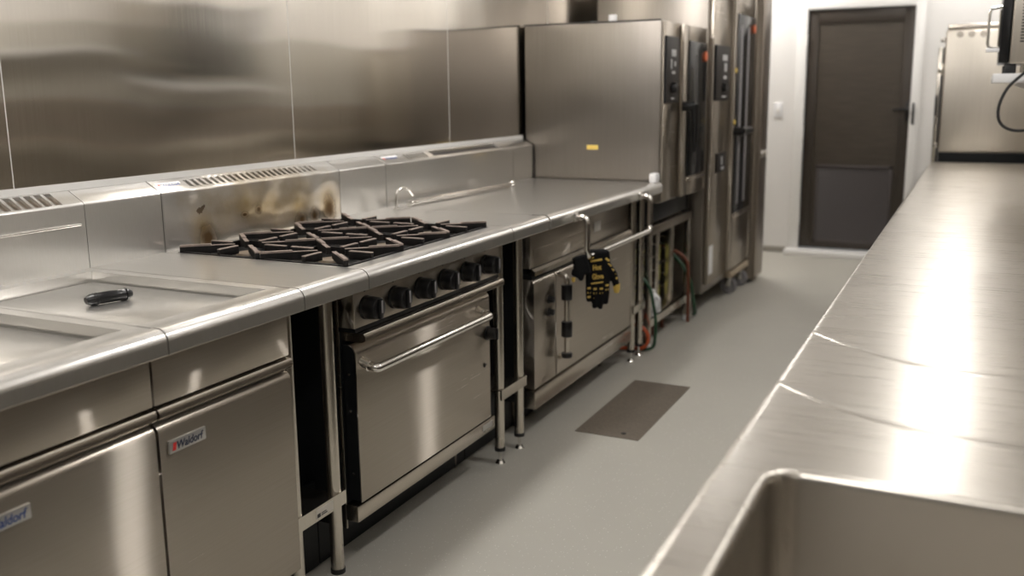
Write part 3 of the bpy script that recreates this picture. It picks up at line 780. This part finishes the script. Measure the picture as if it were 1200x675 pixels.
q.build('display', M['display'], c)
k = MB(); k.cyl((CF + .022, 2.82, 1.405), (CF + .046, 2.82, 1.405), .030, .026, seg=24, bev=.003); k.build('selector_dial', M['plastic'], c)
MB().box(CF + .022, CF + .0228, 2.79, 2.85, 1.345, 1.353, .0003).build('print', M['display'], c)
def glazed_door(ya, yb, z0, z1, x0, x1, wy0, wy1, wz0, wz1, parent, liners):
    d = MB()
    d.box(x0, x1, ya, wy0, z0, z1, .004); d.box(x0, x1, wy1, yb, z0, z1, .004); d.box(x0, x1, wy0 - .002, wy1 + .002, z0, wz0, .004); d.box(x0, x1, wy0 - .002, wy1 + .002, wz1, z1, .004)
    d.box(x0, x1 - .006, ya + .004, yb - .004, z0 + .004, z1 - .004, 0)
    d = d.build('door', M['front'], parent)
    w = MB(); w.box(x1 - .008, x1 + .006, wy0, wy1, wz0, wz1, .006, 2); w = w.build('door_window', M['glass'], d)
    l = MB()
    for yy in liners: l.box(x1 + .004, x1 + .0072, yy, yy + .045, wz0 + .06, wz1 - .07, .001)
    l.build('glazing_strip', M['rubber'] if z1 > 1.9 else M['gasket'], w)
    o = MB(); o.cyl((x1 + .004, wy1 - .035, wz1 - .075), (x1 + .012, wy1 - .035, wz1 - .075), .028, seg=20, bev=.002); o.build('round_sticker', M['orange'], w)
    return d
d = glazed_door(2.992, 3.494, CZ0 + .006, CZ1 - .006, CF, CF + .032, 3.085, 3.445, .915, 1.655, t, (3.20,))
h = MB(); h.tube([(CF + .03, 2.995, 1.305), (CF + .100, 2.995, 1.305)], .027, k=14); h.tube([(CF + .092, 2.99, 1.318), (CF + .096, 3.01, 1.19), (CF + .085, 3.03, 1.06)], .014, k=12, radii=[.024, .019, .014]); h.build('door_handle', M['plastic'], d)
MB().box(CF + .03, CF + .042, 3.06, 3.46, .893, .905, .003).build('drip_tray', M['rail'], d)
MB().box(.386, .450, Ca - .0012, Ca + .0002, 1.083, 1.107, 0).build('yellow_label', M['yellow'], t)
for (xx, yy, zz) in ((.48, 2.82, .045), (.36, 2.85, .016)): MB().cyl((xx, yy, CZ1 - .004), (xx, yy, CZ1 + zz), .022, seg=20, bev=.004).build('vent_cap', M['whiteplastic'], t)
for x in (.10, .72):
    for y in (Ca + .06, Cb - .06): MB().cyl((x, y, .6725), (x, y, CZ0 + .002), .02, .024, seg=18).build('foot', M['plastic'], t)
MB().box(.06, .735, Ca + .02, Cb - .02, .69, CZ0 + .001, .004).build('base_skirt', M['enamel'], t)
# stand
SZ = .672
t = thing('oven_stand', 'open steel oven stand with tray runners under the shorter combi oven', 'stand', (.4, (Ca + Cb) / 2, 0))
f = MB()
f.box(.05, .745, Ca + .01, Ca + .045, SZ - .045, SZ, .003); f.box(.05, .745, Cb - .035, Cb, SZ - .045, SZ, .003); f.box(.715, .75, Ca + .01, Cb, SZ - .045, SZ, .003); f.box(.05, .085, Ca + .01, Cb, SZ - .045, SZ, .003)
f.build('top_frame', M['dark'], t)
for x in (.067, .732):
    for y in (Ca + .028, Cb - .018):
        MB().box(x - .017, x + .017, y - .017, y + .017, .03, SZ - .044, .003).build('leg', M['tube'], t).name
        MB().cyl((x, y, 0), (x, y, .034), .024, .016, seg=16).build('foot', M['whiteplastic'], t)
for y in (2.975, 3.005, 3.26, 3.29): MB().box(.665, .700, y - .012, y + .012, .165, SZ - .046, .002).build('runner_post', M['tube'], t)
r = MB()
for i in range(6):
    z = .24 + i * .075
    for y in (2.975, 3.29): r.box(.10, .69, y - .022, y + .022, z, z + .007, .001)
r.build('tray_runner', M['dark'], t)
MB().box(.06, .750, Ca + .02, Cb - .01, .150, .166, .002).build('lower_shelf', M['rail'], t)
MB().prism([(.735, .125), (.752, .125), (.752, .166), (.735, .166)], Ca + .012, Cb).build('shelf_rail', M['tube'], t)
# tubs on the runners and things on the lower shelf
TG = 'plastic tubs stored in the oven stand'
for i, (yy, zz, lab) in enumerate(((3.13, .168, 'yellow-green plastic tub at the foot of the stack inside the oven stand'), (3.13, .287, 'yellow-green plastic tub in the middle of the stack inside the oven stand'), (3.13, .406, 'yellow-green plastic tub on top of the stack inside the oven stand'))):
    k = thing('storage_tub', lab, 'tub', (.45, yy, zz), TG)
    b = MB(); b.prism([(yy - .100, zz), (yy + .100, zz), (yy + .108, zz + .092), (yy - .108, zz + .092)], .33, .64, 'x'); b.build('tub_body', M['tub'], k)
    b = MB(); b.box(.325, .645, yy - .112, yy + .112, zz + .0925, zz + .112, .004); b.build('tub_lid', M['gasket'], k)
def jug(x, y, z, lab, tilt=0):
    k = thing('plastic_jug', lab, 'jug', (x, y, z), 'white jugs on the stand shelf')
    b = MB(); b.cyl((x, y, z), (x, y, z + .085), .048, .044, seg=24, bev=.008); b.cyl((x, y, z + .085), (x, y, z + .110), .042, .018, seg=24); b.build('jug_body', M['whiteplastic'], k)
    MB().cyl((x, y, z + .110), (x, y, z + .128), .017, seg=18, bev=.002).build('cap', M['frame'], k)
    MB().tube([(x + .03, y - .03, z + .09), (x + .055, y - .045, z + .085), (x + .055, y - .045, z + .035), (x + .038, y - .03, z + .03)], .006, k=8, fillet=.015).build('handle', M['whiteplastic'], k)
jug(.70, 2.80, .1665, 'white plastic jug on the stand shelf nearest the solid-top oven')
jug(.70, 2.905, .1665, 'white plastic jug on the stand shelf, farther along beside the tubs')
# hoses and pipes
def smooth_pts(pts, n=10):
    P = [Vector(p) for p in pts]; out = []
    for i in range(len(P) - 1):
        a, b, c, d2 = P[max(i - 1, 0)], P[i], P[i + 1], P[min(i + 2, len(P) - 1)]
        for k in range(n):
            u = k / n
            out.append(.5 * ((2 * b) + (c - a) * u + (2 * a - 5 * b + 4 * c - d2) * u * u + (3 * b - a - 3 * c + d2) * u ** 3))
    out.append(P[-1]); return out
def hose(name, pts, r, mat, label, cat='hose'):
    P = smooth_pts(pts); m = MB().tube(P, r, k=10)
    return single(m, name, mat, label, cat, (pts[0][0], pts[0][1], min(p[2] for p in pts) - r))
hose('gas_hose', [(.10, 2.630, .42), (.40, 2.630, .30), (.62, 2.630, .165), (.715, 2.632, .150), (.765, 2.634, .10), (.745, 2.634, .035), (.66, 2.632, .018), (.45, 2.630, .016)], .010, M['hose_orange'], 'orange gas hose looping to the floor beside the oven stand')
hose('water_hose', [(.13, 2.664, .62), (.50, 2.664, .50), (.725, 2.664, .40), (.785, 2.665, .25), (.795, 2.665, .10), (.765, 2.665, .018), (.60, 2.664, .015), (.35, 2.664, .015)], .009, M['hose_green'], 'dark green hose running down past the white jugs to the floor')
hose('drain_hose', [(.30, 3.42, .60), (.55, 3.40, .50), (.705, 3.39, .38), (.780, 3.385, .26), (.79, 3.42, .16), (.785, 3.50, .05), (.76, 3.56, .013)], .011, M['hose_green'], 'dark green hose at the far leg of the oven stand')
hose('copper_pipe', [(.40, 3.335, .52), (.66, 3.335, .46), (.765, 3.335, .40), (.782, 3.335, .30), (.785, 3.335, .15), (.785, 3.335, .02)], .010, M['rust'], 'copper-brown pipe dropping to the floor at the far end of the stand', 'pipe')
p = MB(); p.cyl((.66, 2.84, .075), (.66, 3.30, .075), .017, seg=16); p.cyl((.66, 3.02, .0), (.66, 3.02, .07), .012, seg=12); p.cyl((.66, 3.22, .0), (.66, 3.22, .07), .012, seg=12)
single(p, 'copper_pipe', M['rust'], 'low copper-brown pipe lying under the stand shelf', 'pipe', (.66, 3.07, 0))

# ================================================================== TALL COMBI OVEN ON CASTERS
Ta, Tb, TF, TZ0, TZ1 = 3.57, 4.70, .835, .20, 2.02
t = thing('combi_oven', 'tall trolley combi oven on grey casters, beyond the shorter oven', 'oven', (.4, (Ta + Tb) / 2, 0))
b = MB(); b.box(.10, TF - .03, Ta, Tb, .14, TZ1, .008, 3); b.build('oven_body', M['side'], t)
MB().box(TF - .03, TF, Ta + .020, 4.035, TZ0, TZ1 - .004, .005).build('control_column', M['front'], t)
c = MB(); c.box(TF - .022, TF + .014, 3.605, 3.945, 1.325, 1.655, .010, 3); c = c.build('control_panel', M['panelglass'], t)
MB().box(TF - .026, TF + .0125, 3.6035, 3.6075, 1.332, 1.648, 0).build('panel_edge', M['enamel'], c)
q = MB(); q.box(TF + .014, TF + .0148, 3.75, 3.87, 1.565, 1.600, .0003); q.box(TF + .014, TF + .0148, 3.80, 3.86, 1.50, 1.55, .0003); q.box(TF + .014, TF + .0148, 3.78, 3.86, 1.455, 1.475, .0003); q.build('display', M['display'], c)
k = MB(); k.cyl((TF + .014, 3.79, 1.405), (TF + .036, 3.79, 1.405), .030, .026, seg=24, bev=.003); k.build('selector_dial', M['plastic'], c)
MB().box(TF + .014, TF + .0148, 3.75, 3.86, 1.345, 1.353, .0003).build('print', M['display'], c)
c = MB().box(TF - .001, TF + .010, 3.70, 3.93, .885, 1.005, .008, 3).build('lower_panel', M['panelglass'], t)
q = MB(); q.box(TF + .010, TF + .0108, 3.80, 3.83, .93, .98, .0003); q.box(TF + .010, TF + .0108, 3.80, 3.88, .90, .915, .0003); q.build('print', M['display'], c)
d = glazed_door(4.042, 4.694, TZ0 + .01, TZ1 - .006, TF - .03, TF + .022, 4.095, 4.585, .585, 1.865, t, (4.17, 4.36))
h = MB(); h.tube([(TF + .02, 4.075, 1.125), (TF + .080, 4.075, 1.125)], .028, k=14); h.tube([(TF + .072, 4.060, 1.128), (TF + .076, 4.29, 1.128)], .024, k=12); h.build('door_handle', M['plastic'], d)
for z in (1.51, 1.185): MB().cyl((TF + .02, 4.06, z), (TF + .030, 4.06, z), .016, seg=16, bev=.002).build('hinge_stud', M['yellow'], d)
MB().box(TF + .02, TF + .034, 4.10, 4.60, .560, .572, .003).build('drip_tray', M['rail'], d)
MB().box(TF - .0005, TF + .0015, 3.60, 3.69, .26, .44, 0).build('white_label', M['whiteplastic'], t)
q = MB().box(TF - .06, TF + .02, 4.15, 4.66, .145, .185, .004).build('trolley_rail', M['tan'], t)
for x, y in ((.79, 4.33), (.80, 4.62), (.16, 4.33), (.16, 4.62)): caster('caster', x, y, .062, t, .15)
for x in (.16, .70): MB().box(x - .02, x + .02, Ta + .03, Ta + .07, 0, .142, .003).build('leg', M['tube'], t)

# tall steel cabinet beyond
t = thing('steel_cabinet', 'tall dark reflective steel cabinet between the tall oven and the far white wall', 'cabinet', (.44, 4.89, 0))
MB().box(.02, .868, 4.735, 5.02, .03, 2.30, .004).build('cabinet_body', M['dark'], t)
MB().box(.866, .884, 4.738, 5.017, .035, 2.295, .004).build('door', M['dark'], t)
MB().box(.05, .84, 4.75, 5.0, 0, .032, 0).build('base_panel', M['enamel'], t)
for y in (4.79, 4.91):
    k = MB(); k.cyl((.884, y, .935), (.892, y, .935), .012, seg=16); k.ball((.895, y, .935), .028, (.4, 1, 1)); k.build('knob', M['chrome'], t)

# added black panels standing in for the shade under the cooking line units
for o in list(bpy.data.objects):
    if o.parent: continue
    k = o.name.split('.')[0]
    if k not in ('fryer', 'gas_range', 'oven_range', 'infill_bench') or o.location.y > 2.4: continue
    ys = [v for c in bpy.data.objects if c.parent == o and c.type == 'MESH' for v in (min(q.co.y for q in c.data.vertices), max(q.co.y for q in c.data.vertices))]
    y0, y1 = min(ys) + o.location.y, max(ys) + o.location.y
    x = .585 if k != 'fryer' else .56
    MB().box(x, x + .012, y0 + .001, y1 - .001, .004, .15 if k != 'infill_bench' else .27, .001, 1).build('base_panel', M['enamel'], o)
# ================================================================== DRAIN COVER
dr = MB(); dr.box(.858, 1.135, 1.375, 2.148, .0, .003, .001, 1)
dr = single(dr, 'drain_cover', M['drain'], 'rectangular brown-grey drain cover set in the aisle floor', 'drain cover', (1.0, 1.76, 0))
k = MB(); k.cyl((1.055, 1.425, .003), (1.055, 1.425, .0042), .011, seg=16); k.build('lift_hole', M['enamel'], dr)

# ================================================================== SINK BENCH AND WORK BENCH (right)
BX0, BX1, BZ = 2.0, 2.76, .90
def rrect(x0, x1, y0, y1, r, n=6):
    out = []
    for cx, cy, a in ((x1 - r, y1 - r, 0), (x0 + r, y1 - r, 90), (x0 + r, y0 + r, 180), (x1 - r, y0 + r, 270)):
        out += [(cx + r * math.cos(math.radians(a + 90 * i / n)), cy + r * math.sin(math.radians(a + 90 * i / n))) for i in range(n + 1)]
    return out
def bench_top(y0, y1, hole=None):
    t = bmesh.new()
    def loop(pts, z): return [t.verts.new((p[0], p[1], z)) for p in pts]
    def edges(vs): return [t.edges.new((vs[i], vs[(i + 1) % len(vs)])) for i in range(len(vs))]
    def bridge(A, B):
        n = len(A)
        for i in range(n): t.faces.new((A[i], A[(i + 1) % n], B[(i + 1) % n], B[i]))
    so = loop(rrect(BX0 + .012, BX1 - .012, y0 + .009, y1 - .009, .010), BZ); e = edges(so)
    o = loop(rrect(BX0 + .004, BX1 - .004, y0 + .001, y1 - .001, .010), BZ)
    if hole:
        x0, x1, a, b = hole
        i0 = loop(rrect(x0 - .010, x1 + .010, a - .010, b + .010, .050), BZ); si = loop(rrect(x0 - .020, x1 + .020, a - .020, b + .020, .058), BZ); e += edges(si)
    bmesh.ops.triangle_fill(t, edges=e, use_beauty=True)
    bridge(so, o)
    if hole: bridge(si, i0)
    for (off, z) in ((.0015, BZ - .0012), (0.0, BZ - .005), (0.0, BZ - .045)):
        n = loop(rrect(BX0 + off, BX1 - off, y0 + .001 + off * 0, y1 - .001, .010), z); bridge(o, n); o = n
    if hole:
        prev = i0
        for off, z, r in ((.006, BZ - .0012, .046), (.002, BZ - .005, .042), (0, BZ - .012, .040), (-.004, BZ - .19, .040), (-.014, BZ - .225, .045), (-.045, BZ - .24, .06)):
            n = loop(rrect(x0 - off, x1 + off, a - off, b + off, r), z); bridge(prev, n); prev = n
        t.faces.new(prev)
    bmesh.ops.recalc_face_normals(t, faces=t.faces)
    m = MB(); m._merge(t); return m
def bench(name, y0, y1, hole, label, cat):
    t = thing(name, label, cat, (BX0, (y0 if hole is None else 0), 0))
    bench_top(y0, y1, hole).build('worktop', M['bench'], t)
    ys = [y0 + .08, (y0 + y1) / 2, y1 - .08]
    if hole: ys[1] = -.70
    for y in ys:
        for x in (BX0 + .06, BX1 - .05): leg_tube('leg', x, y, BZ - .045, t)
    MB().box(BX0 + .05, BX1 - .04, max(y0 + .05, -.68) if hole else y0 + .05, y1 - .05, .25, .275, .003).build('undershelf', M['rail'], t)
    MB().box(BX1 + .001, BX1 + .018, y0 + .002, y1 - .002, BZ - .04, BZ + .20, .004).build('upstand', M['bench'], t)
    return t
SB = bench('sink_bench', -1.95, 1.354, (2.072, 2.52, -1.40, -.887), 'steel bench with a deep sink in the right foreground', 'bench')
WB = bench('work_bench', 1.357, 4.84, None, 'long plain steel bench continuing beyond the sink bench towards the far wall', 'bench')
k = MB(); k.cyl((2.30, -1.14, BZ - .2395), (2.30, -1.14, BZ - .236), .045, seg=28); k.ring((2.30, -1.14, BZ - .237), (0, 0, 1), .043, .004); k.build('sink_drain', M['chrome'], SB)

# ================================================================== HOOD DISHWASHER at the far end of the bench
t = thing('dishwasher', 'tall steel hooded dishwasher standing at the far end of the long bench', 'dishwasher', (2.36, 5.3, 0))
DX0, DX1, DY0, DY1 = 2.034, 2.74, 5.0, 5.68
h = MB(); h.box(DX0, DX1, DY0, DY1, .955, 1.765, .012, 3); h.build('hood', M['hood'], t)
h = MB(); h.box(DX0 + .01, DX1 - .01, DY0 + .012, DY1 - .01, 1.765, 1.80, .004); h.build('hood_cap', M['rail'], t)
for x in (2.12, 2.19, 2.26): MB().cyl((x, DY0 + .001, 1.735), (x, DY0 - .003, 1.735), .022, seg=20).build('hood_stud', M['rail'], t)
MB().box(DX0 + .005, DX1 - .005, DY0 + .006, DY1 - .006, .88, .956, 0).build('wash_gap', M['enamel'], t)
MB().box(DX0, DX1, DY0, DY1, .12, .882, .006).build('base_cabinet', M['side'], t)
c = MB(); c.box(DX0 - .038, DX0 + .001, DY0 + .03, DY0 + .10, .86, 1.655, .008); c = c.build('lift_arm', M['tube'], t)
q = MB(); q.box(DX0 - .012, DX0 + .004, DY0 + .010, DY0 + .034, 1.55, 1.655, .002); q.box(DX0 - .016, DX0 + .001, DY0 + .010, DY0 + .034, 1.02, 1.47, .002); q.box(DX0 - .040, DX0 - .026, DY0 + .018, DY0 + .034, 1.20, 1.34, .002); q.box(DX0 - .014, DX0 + .002, DY0 + .010, DY0 + .034, .88, .985, .002)
q.build('arm_gasket', M['gasket'], c)
q = MB()
for z in (1.50, 1.00, 1.70): q.cyl((DX0 - .016, DY0 + .02, z - .015), (DX0 - .016, DY0 + .02, z + .015), .014, seg=14, bev=.002)
q.build('pivot_bolt', M['chrome'], c)
for x in (DX0 + .06, DX1 - .06):
    for y in (DY0 + .06, DY1 - .06): MB().cyl((x, y, 0), (x, y, .122), .02, seg=16).build('leg', M['tube'], t)

# ================================================================== WALL SHELF AND COUNTERTOP OVEN (top right)
t = thing('wall_shelf', 'white wall shelf carrying the louvred steel oven at upper right', 'shelf', (2.56, 2.95, 1.41))
MB().box(2.316, XR - .001, 2.50, 3.40, 1.408, 1.446, .003).build('shelf_board', M['whiteplastic'], t)
for y in (2.62, 3.28): MB().prism([(2.40, 1.408), (XR - .001, 1.408), (XR - .001, 1.20)], y - .004, y + .004).build('bracket', M['frame'], t)
OX0, OX1, OY0, OY1, OZ0, OZ1 = 2.372, 2.772, 2.505, 3.12, 1.486, 1.98
t = thing('countertop_oven', 'boxy steel oven with louvred side and black front on the white shelf', 'oven', (2.57, 2.81, 1.447))
MB().box(OX0, OX1, OY0, OY1, OZ0, OZ1, .010, 3).build('oven_body', M['hood'], t)
d = MB().box(OX0 - .040, OX0 - .002, OY0 + .004, OY1 - .004, OZ0 + .004, OZ1 - .004, .006).build('door', M['plastic'], t)
h = MB(); h.tube([(OX0 - .038, OY0 + .02, 1.722), (OX0 - .083, OY0 + .02, 1.715), (OX0 - .087, OY0 + .02, 1.70), (OX0 - .087, OY0 + .02, 1.555), (OX0 - .038, OY0 + .02, 1.55)], .006, k=10, fillet=.02)
h.tube([(OX0 - .045, OY0 + .03, 1.71), (OX0 - .045, OY0 + .03, 1.56)], .005, k=8); h = h.build('door_handle', M['chrome'], d)
MB().box(OX0 - .092, OX0 - .038, OY0 + .008, OY0 + .034, 1.536, 1.553, .004).build('handle_block', M['whiteplastic'], d)
l = MB()
for i in range(19):
    z = 1.575 + i * .0125
    l.box(OX0 + .035, OX0 + .30, OY0 - .004, OY0 + .002, z, z + .0055, .001)
l.build('side_louvres', M['gasket'], t)
for x in (OX0 - .015, OX1 - .06):
    for y in (OY0 + .05, OY1 - .06): MB().box(x, x + .045, y - .03, y + .02, 1.4465, OZ0 + .001, .004).build('foot', M['blackrubber'], t)
k = MB(); k.cyl((OX0 + .055, OY0 + .02, 1.447), (OX0 + .055, OY0 + .02, OZ0), .010, seg=12); k.build('drain_stub', M['tube'], t)
pc = smooth_pts([(2.52, 2.500, 1.53), (2.47, 2.47, 1.475), (2.425, 2.462, 1.44), (2.375, 2.46, 1.385), (2.348, 2.46, 1.31), (2.356, 2.46, 1.245), (2.40, 2.46, 1.212), (2.47, 2.462, 1.212), (2.60, 2.47, 1.24), (2.74, 2.48, 1.30)], 8)
MB().tube(pc, .0065, k=10).build('power_cord', M['blackrubber'], t)

t = thing('long_shelf', 'long white wall shelf above the sink bench', 'shelf', (2.62, .3, 1.56))
MB().box(2.50, XR - .006, -1.75, 2.30, 1.570, 1.600, .004).build('shelf_board', M['whiteplastic'], t)
for y in (-1.3, .3, 1.9): MB().prism([(2.54, 1.569), (XR - .006, 1.569), (XR - .006, 1.40)], y - .004, y + .004).build('bracket', M['frame'], t)
# ================================================================== CAMERA
cam = bpy.data.cameras.new('camera'); co = bpy.data.objects.new('camera', cam); COL.objects.link(co)
Rv, Uv, Fv = Vector((0.89796383, 0.43992967, -0.01108358)), Vector((-0.07412146, 0.17602345, 0.98159144)), Vector((-0.43378217, 0.88061208, -0.19067092))
m = Matrix((Rv, Uv, -Fv)).transposed().to_4x4(); m.translation = Vector((2.28255103, -2.09261526, 1.39389598))
co.matrix_world = m
cam.sensor_width = 36; cam.lens = 1105.6126 * 36 / 1200; cam.shift_y = -15.4027 / 1200
cam.dof.use_dof = True; cam.dof.focus_distance = 2.6; cam.dof.aperture_fstop = 2.2
cam.clip_start = .02
SC.camera = co

w = bpy.data.worlds.new('world'); SC.world = w; w.use_nodes = True
w.node_tree.nodes['Background'].inputs[0].default_value = (.9, .95, 1, 1); w.node_tree.nodes['Background'].inputs[1].default_value = .15
SC.view_settings.view_transform = 'Standard'; SC.view_settings.look = 'None'
SC.view_settings.gamma = 1; SC.view_settings.use_curve_mapping = False
SC.view_settings.exposure = 0.25
